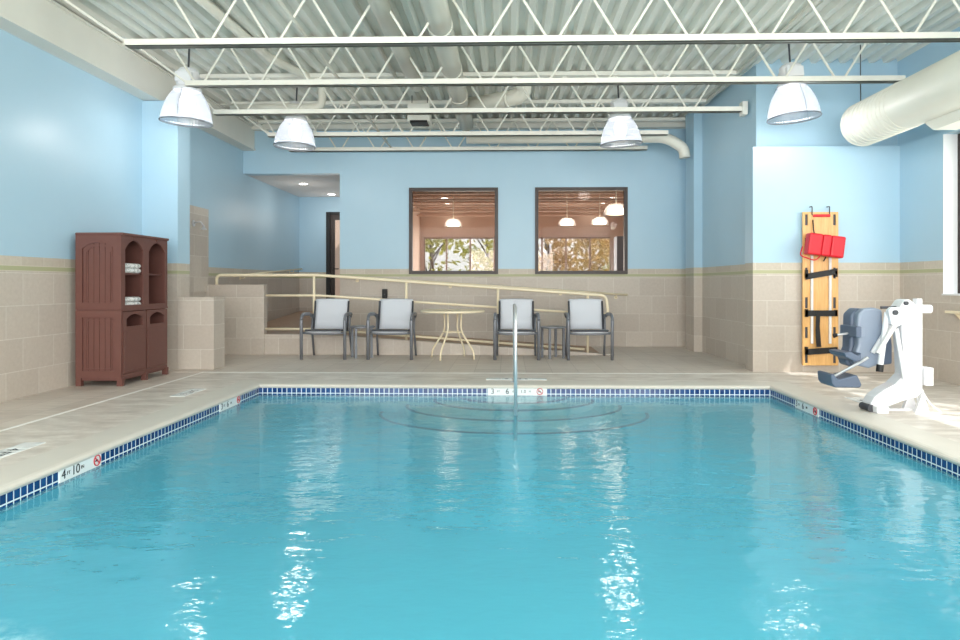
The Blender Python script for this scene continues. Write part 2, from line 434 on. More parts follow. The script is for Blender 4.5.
# basin
ZB = -1.25
mb = MB()
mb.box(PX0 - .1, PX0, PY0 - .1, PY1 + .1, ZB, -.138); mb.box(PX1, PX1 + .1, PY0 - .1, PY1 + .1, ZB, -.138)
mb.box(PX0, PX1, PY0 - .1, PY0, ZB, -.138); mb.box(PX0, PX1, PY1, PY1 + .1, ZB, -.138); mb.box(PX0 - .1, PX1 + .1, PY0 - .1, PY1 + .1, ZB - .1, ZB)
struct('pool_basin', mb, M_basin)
# entry steps: half discs with a dark tile nosing
st = empty('pool_steps', (.06, PY1, 0)); tag(st, kind='structure')
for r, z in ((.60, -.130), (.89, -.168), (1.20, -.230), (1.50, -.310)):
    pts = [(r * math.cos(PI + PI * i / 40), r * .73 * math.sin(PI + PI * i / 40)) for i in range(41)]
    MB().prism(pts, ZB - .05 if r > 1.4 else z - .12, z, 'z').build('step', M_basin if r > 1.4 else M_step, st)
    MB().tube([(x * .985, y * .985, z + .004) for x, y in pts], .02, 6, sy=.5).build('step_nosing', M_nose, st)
wt = MB().add([(PX0, PY0, WZ), (PX1, PY0, WZ), (PX1, PY1, WZ), (PX0, PY1, WZ)], [(0, 1, 2, 3)]).build('pool_water', M_water)
tag(wt, 'turquoise rippled pool water filling the basin', 'water', kind='stuff')

# walls
mb = MB(); mb.box(XL - .2, XL, -4, 15.9, 0, ZD + .1); struct('wall_left', mb, M_wall)
mb = MB(); mb.box(XL, -4.37, 8.9, 9.24, 0, 3.56); struct('wall_left_pillar', mb, M_wall)
mb = MB(); mb.box(-4.37, -3.88, 8.885, 9.23, 0, .955); struct('wall_left_stub', mb, M_tile, bev=.004)
mb = MB(); mb.box(XL, -3.90, 10.78, 10.93, 0, 1.12); struct('wall_left_low', mb, M_tile, bev=.004)
mb = MB(); mb.box(XL - .01, XL + .03, 9.2, 10.84, 1.0, 2.33); struct('wall_left_shower', mb, M_tile)
# back wall with two window openings and the opening to the recess on its left
W1 = (-1.80, -.18); W2 = (.49, 2.16); WB, WT = 1.31, 2.88
mb = MB()
mb.box(-3.07, W1[0], YB, YB + .2, 0, ZD); mb.box(W1[1], W2[0], YB, YB + .2, 0, ZD); mb.box(W2[1], 3.5, YB, YB + .2, 0, ZD)
for a, b in (W1, W2): mb.box(a, b, YB, YB + .2, 0, WB); mb.box(a, b, YB, YB + .2, WT, ZD)
mb.box(XL, -3.07, YB, YB + .2, 3.15, ZD)
struct('wall_back', mb, M_wall)
# recess
mb = MB(); mb.box(XL, -4.22, 15.7, 15.9, .2, 3.3); mb.box(-3.22, -2.9, 15.7, 15.9, .2, 3.3); mb.box(-4.22, -3.22, 15.7, 15.9, 2.80, 3.3)
struct('wall_recess_back', mb, M_wall)
mb = MB(); mb.box(-3.07, -2.9, YB + .2, 15.7, 0, 3.3); struct('wall_recess_right', mb, M_wall)
mb = MB(); mb.box(XL, -3.07, YB + .2, 15.7, 3.15, 3.3); struct('ceiling_recess', mb, M_soffit)
# right side: column, side wall, front wall, right wall with the window
mb = MB(); mb.box(3.10, 3.6, 11.42, 11.95, 0, ZD); struct('wall_right_column', mb, M_wall)
mb = MB(); mb.prism([(3.24, 11.42), (3.31, 9.15), (3.6, 9.15), (3.6, 11.42)], 0, ZD, 'z'); mb.box(3.24, 3.6, 11.95, YB, 0, ZD)
struct('wall_right_side', mb, M_wall)
mb = MB(); mb.box(3.16, XR, 8.85, 9.14, 0, 2.90); mb.box(3.6, XR + .14, 9.15, 9.4, 0, ZD); struct('wall_right_front', mb, M_wall)
RW = (-1.0, 7.98, 1.0, 2.86)
mb = MB(); mb.box(XR, XR + .3, RW[1], 9.4, 0, 2.90); mb.box(XR, XR + .3, -4, RW[1], 0, RW[2]); mb.box(XR, XR + .3, -4, RW[1], RW[3], 2.90)
mb.box(XR, XR + .3, -4, RW[0], RW[2], RW[3]); mb.box(XR + .14, XR + .3, -4, 9.4, 2.90, ZD)
struct('wall_right', mb, M_wall)
mb = MB(); 
for a, b in ((-4.85, -4.4), (4.4, 5.2)): mb.box(a, b, -4.2, -4, 0, ZD)
mb.box(-4.4, 4.4, -4.2, -4, 0, .3); mb.box(-4.4, 4.4, -4.2, -4, 3.6, ZD); struct('wall_rear', mb, M_wall)

# roof deck: trapezoid ribs running front to back
mb = MB(); pr = []; x = XL - .1
while x < 5.4:
    pr += [(x, ZD), (x + .03, ZD - .065), (x + .09, ZD - .065), (x + .125, ZD), (x + .19, ZD)]; x += .1905
pr2 = [(a, b) for a, b in pr]; n = len(pr2)
vs = [(a, -4.0, b) for a, b in pr2] + [(a, YB + .2, b) for a, b in pr2] + [(a, -4.0, b + .03) for a, b in pr2] + [(a, YB + .2, b + .03) for a, b in pr2]
fs = []
for i in range(n - 1): fs += [(i, i + 1, n + i + 1, n + i), (2 * n + i, 3 * n + i, 3 * n + i + 1, 2 * n + i + 1)]
mb.add(vs, fs); struct('ceiling', mb, M_deckmetal)
mb = MB(); mb.box(-5.3, 5.6, -4.4, YB + .4, ZD + .05, ZD + .15); struct('roof', mb, M_beam)
# beam along the left wall
mb = MB(); mb.box(XL, -4.62, -4, YB, 3.57, 3.60); mb.box(-4.66, -4.64, -4, YB, 3.60, 3.98); mb.box(XL, -4.60, -4, YB, 3.98, 4.0)
struct('steel_beam', mb, M_beam)
mb = MB(); mb.box(XL, -4.5, -4, YB, 4.02, 4.06); mb.box(-4.48, -4.44, -4, YB, 3.99, 4.05); struct('trim_2', mb, M_beam)
mb = MB(); mb.box(XL, 3.24, 12.2, YB, 3.93, 4.06); struct('trim_4', mb, M_beam)

# ramp: first run along the back wall, second run up into the recess
mb = MB(); mb.prism([(-4.84, 0), (1.5, 0), (-3.0, .30), (-4.84, .30)], 10.94, YB, 'y')
mb.prism([(YB, .0), (15.7, .0), (15.7, .50), (YB, .30)], -4.84, -3.07, 'x'); struct('ramp', mb, plain('brown_ramp_tile', (182, 150, 126), 0.5, 0, 0.3, 0.08, 5))
mb = MB(); mb.prism([(-3.9, 0), (1.7, 0), (1.7, .012), (-3.0, .325), (-3.9, .325)], 10.80, 10.94, 'y'); struct('trim_3', mb, M_tile, bev=.005)

# windows in the back wall
def back_window(name, x0, x1):
    r = empty(name, ((x0 + x1) / 2, YB, WB)); tag(r, kind='structure'); W, Hh = x1 - x0, WT - WB
    fr = arch_inner(W - .12, Hh - .12, 0)
    MB().ring(W, Hh, fr, -.03, .08, Matrix(((1, 0, 0, 0), (0, 0, 1, 0), (0, 1, 0, Hh / 2), (0, 0, 0, 1)))).build('window_frame', M_darkbrown, r)
    MB().box(-W / 2 + .05, W / 2 - .05, .02, .03, .05, Hh - .05).build('pane', M_tint, r)
back_window('window_1', *W1); back_window('window_2', *W2)
# right window
r = empty('window_3', (XR, RW[1], RW[2])); tag(r, kind='structure')
mb = MB()
for a, b, c, d in ((-8.86, 0, -.0, .05), (-8.86, 0, 1.81, 1.86)): mb.box(.16, .22, a, b, c, d)
for y in (-.05, -1.5, -3.0, -4.5, -6.0, -7.5, -8.86): mb.box(.16, .22, y, y + .05, .05, 1.81)
mb.build('window_frame', M_darkbrown, r)
MB().box(.18, .19, -8.8, -.05, .05, 1.81).build('pane', M_glass, r)
mb = MB(); mb.box(-.002, .16, -.004, .0, 0, 1.86); mb.box(-.02, .16, -8.86, -.0, .0, .02); mb.build('window_jamb', M_white, r)
r = empty('window_4', (0, -4.1, .3)); tag(r, kind='structure'); mb = MB()
for k in range(7): mb.box(-4.4 + k * 1.45, -4.34 + k * 1.45, -.04, .04, 0, 3.3)
mb.box(-4.4, 4.4, -.04, .04, 0, .06); mb.box(-4.4, 4.4, -.04, .04, 3.24, 3.3); mb.build('window_frame', M_darkbrown, r)
MB().box(-4.4, 4.4, -.005, .005, 0, 3.3).build('pane', M_glass, r)
# door at the top of the ramp
r = empty('door_1', (-4.22, 15.7, .5)); tag(r, kind='structure'); mb = MB()
mb.box(0, .09, -.02, .1, 0, 2.3); mb.box(.91, 1.0, -.02, .1, 0, 2.3); mb.box(.09, .91, -.02, .1, 2.24, 2.3); mb.build('door_frame', M_black, r)
mb = MB(); mb.box(.09, .19, .03, .07, 0, 2.24); mb.box(.81, .91, .03, .07, 0, 2.24); mb.box(.19, .81, .03, .07, 0, .25); mb.box(.19, .81, .03, .07, 2.12, 2.24); mb.build('door_leaf', M_darkbrown, r)
MB().box(.19, .81, .045, .055, .25, 2.12).build('pane', M_tint, r)
MB().tube(fillet([(.16, .03, .98), (.16, -.04, .98), (.30, -.04, .98)], .03), .012).build('door_handle', M_black, r)
mb = MB(); mb.box(-5, -2.8, 17, 17.1, 0, 3.3); struct('wall_corridor', mb, M_lobbywall)

# ================================================================== LOBBY behind the glass
mb = MB(); mb.box(-3.0, 4.6, YB + .2, 23, -.1, 0); struct('floor_lobby', mb, M_brownfloor)
mb = MB(); mb.box(-3.3, 4.6, YB + .2, 23, 3.55, 3.65); struct('ceiling_lobby', mb, M_lobbyceil)
LW = (-2.75, 3.3)
mb = MB(); mb.box(-3.4, LW[0], 22, 22.2, 0, 3.6); mb.box(LW[1], 4.6, 22, 22.2, 0, 3.6); mb.box(LW[0], LW[1], 22, 22.2, 2.65, 3.6); mb.box(LW[0], LW[1], 22, 22.2, 0, .4)
struct('wall_lobby_far', mb, M_lobbywall)
mb = MB(); mb.box(-2.9, -2.85, YB + .2, 22, 0, 3.6); mb.box(4.2, 4.3, YB + .2, 22, 0, 3.6); struct('wall_lobby_sides', mb, M_lobbywall)
r = empty('window_5', (LW[0], 22.1, .4)); tag(r, kind='structure'); mb = MB(); W = LW[1] - LW[0]
for k in range(9): mb.box(.5 - .776 + k * .776 + .25 - .025 if k else 0, .5 - .776 + k * .776 + .25 + .025 if k else .05, -.04, .04, 0, 2.25)
mb.box(0, W, -.04, .04, 0, .05); mb.box(0, W, -.04, .04, 2.2, 2.25); mb.build('window_frame', M_lobbyceil, r)
MB().box(0, W, -.004, .004, 0, 2.25).build('pane', M_glass, r)
mb = MB(); mb.box(3.35, 4.15, 21.0, 21.6, 0, 2.6); struct('wall_lobby_bulkhead', mb, plain('slate_panel', (112, 124, 140), 0.5))
mb = MB(); mb.box(-14, 34, 22.3, 60, -.3, -.1); mb.box(5.5, 34, -20, 22.3, -.3, -.1); struct('ground', mb, M_grass)

# ================================================================== ROOF JOISTS
def make_joist(name, x0, x1, zb, zt, flange):
    r = empty(name, (0, 0, zb)); h = zt - zb; pitch = .69
    mb = MB(); mb.box(x0, x1, -.055, -.008, 0, .062); mb.box(x0, x1, .008, .055, 0, .062); mb.box(x0, x1, -.06, .06, 0, .008); mb.build('bottom_chord', M_white_steel, r)
    mb = MB(); mb.box(XL + .05, min(max(x1, 3.18), 3.18 if x1 < 3.3 else 4.98), -.05, -.006, h, h + .05); mb.box(XL + .05, min(max(x1, 3.18), 3.18 if x1 < 3.3 else 4.98), .006, .05, h, h + .05); mb.box(XL + .05, min(max(x1, 3.18), 3.18 if x1 < 3.3 else 4.98), -.055, .055, h + .045, h + .052); mb.build('top_chord', M_white_steel, r)
    up = down = None; k = math.ceil((x0 + .02 + .35) / pitch)
    while (k * pitch - .35 + .35) < x1 - .02:
        xb = k * pitch - .25
        if xb > x0 + .0:
            for sgn in (1, -1):
                xt = xb + sgn * .345
                if XL + .1 < xt < max(x1, 3.2) + .2:
                    src = up if sgn > 0 else down
                    if src is None:
                        o = MB().tube([(sgn * .04, 0, .03), (sgn * .345, 0, h + .02)], .0135, 6).build('web_rod', M_white_steel, r)
                        if sgn > 0: up = o
                        else: down = o
                        o.location = (xb, 0, 0)
                    else:
                        o = src.copy(); COL.objects.link(o); o.parent = r; o.location = (xb, 0, 0)
        k += 1
    mb = MB(); mb.tube([(x0 + .02, 0, .03), (XL + .35, 0, h + .02)], .014, 6); mb.build('end_rod', M_white_steel, r)
    if flange: MB().box(x1 - .02, x1 + .05, -.07, .07, -.05, .13).build('end_plate', M_white_steel, r)
    return r
JT = ['nearest white open web roof joist crossing the whole top of the frame',
      'second nearest white roof joist, crossing in front of the two nearer pendant lamps',
      'third roof joist from the front, ending at a plate on the right blue side wall',
      'fourth roof joist from the front, just before the pale round cross duct',
      'farthest white roof joist, close in front of the back wall above the windows']
for (y, x0, x1, fl), lab in zip(((6.70, -3.80, 4.98, 0), (8.07, -3.85, 4.62, 0), (9.42, -4.10, 3.22, 1), (10.85, -3.85, 2.53, 0), (12.05, -3.9, 2.45, 0)), JT):
    j = make_joist('roof_joist', x0, x1, 3.495, 4.00, fl); j.location.y = y
    tag(j, lab, 'roof joist', 'open web joists under the roof deck')

# ================================================================== DUCTS AND PIPES
def ribs(path, r, step=.09): ...
r = empty('round_duct', (4.345, 8.5, 3.085)); tag(r, 'large round white air duct along the right wall below the ceiling', 'air duct')
mb = MB(); k = 48; prf = [(.10, 0), (.23, 0), (.25, -.03), (.25, -.06)]; path = []
mb.tube([(0, 0.0, 0), (0, -.015, 0), (0, -.04, 0)] + [(0, -.04 - .9 * i, 0) for i in range(1, 14)], [.215, .25, .262] + [.262] * 13, 48); mb.build('duct_body', M_duct, r, smooth=True)
for i in range(12):
    MB().tube([(.264 * math.cos(t), -.07 - i * .085, .264 * math.sin(t)) for t in [2 * PI * q / 48 for q in range(48)]], .006 if i < 6 else .004, 5, closed=True).build('seam_ring', M_duct, r, smooth=True)
mb = MB(); mb.add([(.0, -1.95, -.2), (.34, -1.95, -.2), (.34, -1.2, -.2), (.0, -1.2, -.2), (.06, -1.85, -.36), (.30, -1.85, -.36), (.30, -1.35, -.36), (.06, -1.35, -.36)],
    [(0, 1, 2, 3), (7, 6, 5, 4), (0, 4, 5, 1), (1, 5, 6, 2), (2, 6, 7, 3), (3, 7, 4, 0)]); mb.build('outlet_boot', M_duct, r)
MB().tube([(-.12, -.25, .22), (-.02, -.05, .55), (-.02, -.05, .98)], .006, 6).build('hanger_rod', M_dark_grey, r)

def duct(name, pts, rad, label, bend=.25, seg=24, m=M_duct, cat='air duct', collars=()):
    o = pts[0]; r = empty(name, o); tag(r, label, cat)
    q = [tuple(Vector(p) - Vector(o)) for p in pts]
    MB().tube(fillet(q, bend, 7), rad, seg).build('duct_body' if 'duct' in name else 'pipe_body', m, r, smooth=True)
    for c, d in collars:
        c = Vector(c) - Vector(o); d = Vector(d).normalized()
        MB().tube([c - d * .02, c + d * .02], rad * 1.06, seg).build('collar', m, r, smooth=True)
    return r
duct('ceiling_duct', [(-.70, -2, 3.80), (-.70, 11.35, 3.80)], .125, 'thick white round duct running lengthwise under the middle of the roof', collars=[((-.70, y, 3.80), (0, 1, 0)) for y in (4, 5.5, 7, 8.45, 9.6)])
duct('branch_duct', [(-.56, 10.08, 3.78), (.10, 9.75, 3.80), (.22, 9.7, 3.86), (.22, 9.65, 3.96)], .115, 'short slanting white branch duct with an elbow beside the thick middle duct', bend=.15, collars=[((.0, 9.8, 3.796), (.7, -.35, .02))])
duct('ceiling_duct', [(-1.25, -2, 3.86), (-1.25, 9.3, 3.86)], .095, 'slimmer white round duct running left of the thick middle duct', collars=[((-1.25, y, 3.86), (0, 1, 0)) for y in (5, 7.4)])
duct('cross_duct', [(-.70, 11.45, 3.585), (2.66, 11.45, 3.585), (2.94, 11.45, 3.40), (2.96, 11.45, 3.24)], .09, 'pale round duct crossing above the windows and bending down at the right column', bend=.2)
duct('wall_pipe', [(-4.0, 9.75, 3.68), (-2.68, 9.75, 3.68), (-2.68, 9.75, 4.02), (-3.05, 8.6, 4.02), (-3.3, 2, 4.02)], .055, 'white pipe with an elbow behind the two left pendant lamps', bend=.12, seg=14, cat='pipe')
duct('conduit_pipe', [(-1.55, -2, 3.98), (-1.55, 9.8, 3.98)], .028, 'slender cream pipe running lengthwise beside the slimmer duct', seg=10, cat='pipe')
duct('conduit_pipe', [(-2.08, -2, 3.52 + .38), (-2.08, 12.3, 3.55)], .02, 'thin pale pipe sloping down to the back wall above the left window', seg=8, cat='pipe')
duct('conduit_pipe', [(3.15, 12.1, 4.02), (3.15, 6.0, 4.02), (3.15, 2.0, 4.02)], .03, 'white pipe along the top of the right side wall', seg=8, cat='pipe')
# unit heater box
r = empty('ceiling_speaker_box', (-1.36, 10.45, 3.585)); tag(r, 'square cream box with a dark slot hanging near the roof left of the middle duct', 'vent box')
MB().box(-.17, .17, -.14, .14, .02, .30).build('box_body', M_white_steel, r, bev=.01)
MB().box(-.13, .13, -.15, .12, .0, .035).build('slot', M_black, r)
for s in (-1, 1): MB().tube([(s * .12, 0, .3), (s * .12, 0, .45)], .006, 6).build('hanger_rod', M_dark_grey, r)

# ================================================================== PENDANT LAMPS
def make_lamp():
    r = empty('pendant_lamp')                                  # origin: centre of the bowl's rim
    prof = [(.298, 0), (.296, .03), (.284, .10), (.263, .18), (.232, .26), (.19, .33), (.16, .37)]
    o = MB().lathe(prof, seg=48).build('bowl', M_acrylic, r, smooth=True)
    sm = o.modifiers.new('thickness', 'SOLIDIFY'); sm.thickness = .006
    MB().tube([(.301 * math.cos(t), .301 * math.sin(t), -.004) for t in [2 * PI * q / 48 for q in range(48)]], .006, 6, closed=True).build('rim_band', M_dark_grey, r, smooth=True)
    MB().lathe([(.0, .37), (.165, .37), (.165, .40), (.13, .43), (.13, .60), (.10, .64), (.0, .64)], seg=32).build('housing', M_white, r, smooth=False)
    MB().box(-.1, .1, -.14, .14, .46, .58).build('ballast_box', M_white, r, bev=.01)
    MB().lathe([(.0, .10), (.05, .11), (.085, .17), (.09, .24), (.06, .33), (.045, .37)], seg=24).build('bulb', M_bulb, r, smooth=True)
    MB().tube([(0, 0, .62), (0, 0, 1.0)], .012, 8).build('hanger_stem', M_dark_grey, r)
    for a in (.6, 2.7, 4.8):
        x, y = math.cos(a), math.sin(a); MB().tube([(x * .302, y * .302, 0), (x * .28, y * .28, .13), (x * .17, y * .17, .38)], .003, 5).build('clip_wire', M_dark_grey, r)
    return r
lamp0 = make_lamp()
LP = [((-3.93, 8.22, 3.11), 'leftmost bell shaped pendant lamp with a clear ribbed bowl, by the left pillar'),
      ((-3.14, 9.95, 3.16), 'second bell shaped pendant lamp from the left, hanging before the recess'),
      ((1.65, 9.95, 3.17), 'bell shaped pendant lamp hanging in front of the right window\'s upper right'),
      ((3.42, 8.22, 3.12), 'rightmost bell shaped pendant lamp, next to the large round duct end'),
      ((-3.6, 2.6, 3.14), 'bell shaped pendant lamp over the near left deck, behind the viewpoint\'s frame edge'),  # this lamp and the next are out of view, added to light the room
      ((3.4, 2.6, 3.14), 'unseen bell shaped pendant lamp added to light the near right deck, above the frame edge')]
for i, (p, lab) in enumerate(LP):
    o = lamp0 if i == 0 else copy_tree(lamp0)
    o.location = p; o.rotation_euler = (0.02 * (-1) ** i, .05 if i in (0,) else (-.06 if i in (2, 3) else .03), 0)
    if i >= 4:
        for c in list(o.children):
            pass
    tag(o, lab, 'pendant lamp', 'bell pendant lamps over the pool deck')
    light('pendant_light', 'POINT', (p[0], p[1], p[2] - .12), 16, (1.0, .98, .95), radius=.12)
# small pendants and recessed lights of the lobby
def make_lobby_lamp():
    r = empty('lobby_pendant')
    MB().lathe([(.235, 0), (.225, .07), (.19, .15), (.12, .21)], seg=28).build('shade', M_acrylic, r, smooth=True)
    MB().lathe([(0, .02), (.17, .03), (.16, .10), (.08, .18), (0, .18)], seg=24).build('bulb', M_warm, r, smooth=True)
    MB().tube([(0, 0, .2), (0, 0, .82)], .012, 6).build('cord', M_white_steel, r)
    return r
l0 = make_lobby_lamp()
for i, (p, lab) in enumerate([((-1.45, 18, 2.64), 'small glowing pendant seen through the left window'),
        ((1.56, 18, 2.66), 'small glowing pendant seen through the middle of the right window'),
        ((2.42, 18, 2.68), 'small glowing pendant seen right of centre through the right window'),
        ((2.20, 13.9, 2.52), 'larger glowing pendant cut off at the right window\'s right frame')]):
    o = l0 if i == 0 else copy_tree(l0); o.location = p; tag(o, lab, 'pendant lamp', 'lobby pendants behind the glass')
    if i == 3: o.scale = (1.1,) * 3
def make_spot(zoff=0):
    r = empty('recessed_light'); MB().lathe([(.075, -.004), (.10, -.012), (.11, 0)], seg=24).build('trim_ring', M_white, r)
    MB().lathe([(0, -.006), (.08, -.006), (.08, .0)], seg=24).build('lens', M_spot, r); return r
s0 = make_spot()
for i, (p, lab) in enumerate([((-4.12, 13.6, 3.149), 'round recessed light in the recess ceiling, the nearer and more left one'),
        ((-3.97, 15.2, 3.149), 'round recessed light in the recess ceiling, the farther one by the door'),
        ((-1.78, 19.0, 3.549), 'topmost small ceiling light seen through the left window'), ((-1.82, 20.3, 3.549), 'middle small ceiling light seen through the left window'),
        ((-1.80, 21.6, 3.549), 'lowest small ceiling light seen through the left window'),
        ((2.95, 19.0, 3.549), 'topmost small ceiling light seen through the right window'), ((2.85, 20.3, 3.549), 'middle small ceiling light seen through the right window'),
        ((2.65, 21.6, 3.549), 'lowest small ceiling light seen through the right window')]):
    o = s0 if i == 0 else copy_tree(s0); o.location = p
    if i > 1: o.scale = (1.5, 1.5, 1)
    tag(o, lab, 'recessed light', 'recess ceiling lights' if i < 2 else 'lobby ceiling lights')
for p in ((-4.12, 13.6, 3.10), (-3.97, 15.2, 3.10)): light('recess_light', 'POINT', (p[0], p[1], 2.6), 5.5, (1, .90, .80), radius=.3)
jn = ['nearest', 'second nearest', 'third nearest', 'fourth nearest', 'fifth nearest', 'sixth nearest', 'farthest']
for i, y in enumerate((13.4, 14.7, 16.0, 17.3, 18.6, 19.9, 21.2)):
    mb = MB(); mb.box(-2.84, 4.19, -.04, .04, .0, .05); mb.box(-2.84, 4.19, -.04, .04, .24, .29)
    x = -2.8
    while x < 3.6: mb.tube([(x, 0, .04), (x + .25, 0, .26), (x + .5, 0, .04)], .012, 5); x += .5
    o = mb.build('lobby_joist', M_joistbrown, loc=(0, y, 3.25)); tag(o, jn[i] + ' brown roof joist seen through the windows in the lobby', 'roof joist', 'lobby joists')

# ================================================================== TREES
def tree(x, y, z0, h, rad, n, m, label, size=.12, zmin=0.0):
    r = empty('tree', (x, y, z0)); tag(r, label, 'tree', 'trees outside the windows')
    rnd = random.Random(int(x * 100 + y * 7)); mb = MB()
    mb.tube([(0, 0, 0), (.1, .05, h * .4), (-.05, .1, h * .8)], [.11, .08, .04], 8)
    for k in range(7):
        a = rnd.random() * 6.28; b = h * (.3 + .08 * k); mb.tube([(0, 0, b), (math.cos(a) * rad * .7, math.sin(a) * rad * .7, b + h * .22)], [.045, .015], 6)
    mb.build('trunk', M_bark, r)
    vs = []; fs = []
    cl = [(rnd.gauss(0, rad * .45), rnd.gauss(0, rad * .45), zmin + rnd.random() * (h - zmin)) for _ in range(26)]
    for i in range(n):
        c = rnd.choice(cl); s = size * (.6 + .8 * rnd.random())
        p = Vector((c[0] + rnd.gauss(0, rad * .22), c[1] + rnd.gauss(0, rad * .22), max(zmin * .8, c[2] + rnd.gauss(0, h * .06))))
        u = Vector((rnd.gauss(0, 1), rnd.gauss(0, 1), rnd.gauss(0, 1))).normalized(); v = u.cross(Vector((rnd.random(), rnd.random(), 1))).normalized()
        k = len(vs); vs += [tuple(p - u * s), tuple(p + v * s * .5), tuple(p + u * s), tuple(p - v * s * .5)]; fs.append((k, k + 1, k + 2, k + 3))
    mb = MB(); mb.v = vs; mb.f = fs; o = mb.build('foliage', m, r)
TR = [(-3.0, 26, 'green'), (-.9, 30, 'yellowgreen'), (1.5, 26, 'orange'), (3.6, 30, 'orange'), (5.6, 33, 'green')]
TL = ['yellow green tree seen at the left of the left window', 'yellow green tree seen at the right of the left window', 'orange brown tree seen at the left of the right window',
      'orange and green tree seen in the middle of the right window', 'green tree seen at the right of the right window']
for (x, y, c), lab in zip(TR, TL): tree(x, y, -.1, 4.6, 1.3, 1500, M_leafo if c == 'orange' else M_leaf, lab, .13, .3)
for x, y, lab in ((7.9, 4.6, 'leafy tree outside the right wall window, nearer the lift'), (8.0, 1.5, 'leafy tree outside the right wall window, nearer the viewer')):
    tree(x, y, -.1, 6.2, 1.25, 700, M_leaf, lab, .17, 2.5)

# ================================================================== RAILINGS
r = empty('ramp_railing', (0, 10.87, 0)); tag(r, 'cream tube railing with posts sloping down along the front of the ramp', 'railing')
XA, XB_ = -3.05, 1.42
def rz(x, a, b): return a if x < XA else a + (b - a) * (x - XA) / (XB_ - XA)
pts = fillet([(-4.70, 0, 1.12), (-4.70, 0, 1.272), (XA, 0, 1.272), (1.56, 0, .945), (1.60, 0, .64), (1.2, 0, .665)], .09, 6)
MB().tube(pts, .024, 12).build('top_rail', M_cream, r, smooth=True)
MB().tube([(-3.9, 0, .945), (XA, 0, .945), (1.22, 0, .665)], .02, 10).build('middle_rail', M_cream, r, smooth=True)
MB().tube([(-3.9, 0, .405), (XA, 0, .405), (1.22, 0, .09)], .02, 10).build('bottom_rail', M_cream, r, smooth=True)
for x in (-3.12, -1.63, -.16, 1.27):
    g = rz(x, .325, .02) ; MB().tube([(x, 0, max(g - .01, .0)), (x, 0, rz(x, 1.272, .955))], .021, 10).build('post', M_cream, r, smooth=True)
def wall_rail(pts, br, nrm, label):
    o = Vector(pts[0]); r = empty('wall_handrail', o); tag(r, label, 'handrail')
    MB().tube([Vector(p) - o for p in pts], .02, 10).build('rail', M_cream, r, smooth=True)
    for b in br:
        b = Vector(b) - o; nn = Vector(nrm)
        MB().tube(fillet([b, b + Vector((0, 0, -.06)), b + nn * .09 + Vector((0, 0, -.06))], .03, 4), .009, 8).build('bracket', M_cream, r, smooth=True)
        c = b + nn * .085 + Vector((0, 0, -.06)); MB().tube([c, c + nn * .014], .032, 14).build('rosette', M_cream, r)
wall_rail([(-3.05, 12.26, 1.275), (2.15, 12.26, .935)], [(x, 12.26, 1.275 - (x + 3.05) * .0654) for x in (-2.75, -1.05, .95, 1.95)], (0, 1, 0), 'cream handrail fixed to the back wall along the ramp')
wall_rail([(-4.76, 11.7, 1.27), (-4.76, 15.6, 1.48)], [(-4.76, y, 1.27 + (y - 11.7) * .054) for y in (12.2, 13.6, 15.0)], (-1, 0, 0), 'cream handrail rising along the left wall of the recess')
# pool grab rail
r = empty('pool_handrail', (.072, 7.8, 0)); tag(r, 'polished steel pool handrail standing in the middle of the steps', 'handrail')
MB().tube(fillet([(0, 0, 0), (0, 0, .895), (0, -1.30, .90), (0, -1.36, -.35)], .22, 8), .0165, 14).build('rail_tube', M_chrome, r, smooth=True)
MB().lathe([(.0, .012), (.03, .012), (.045, .006), (.048, 0.0)], seg=20).build('escutcheon', M_chrome, r, smooth=True)

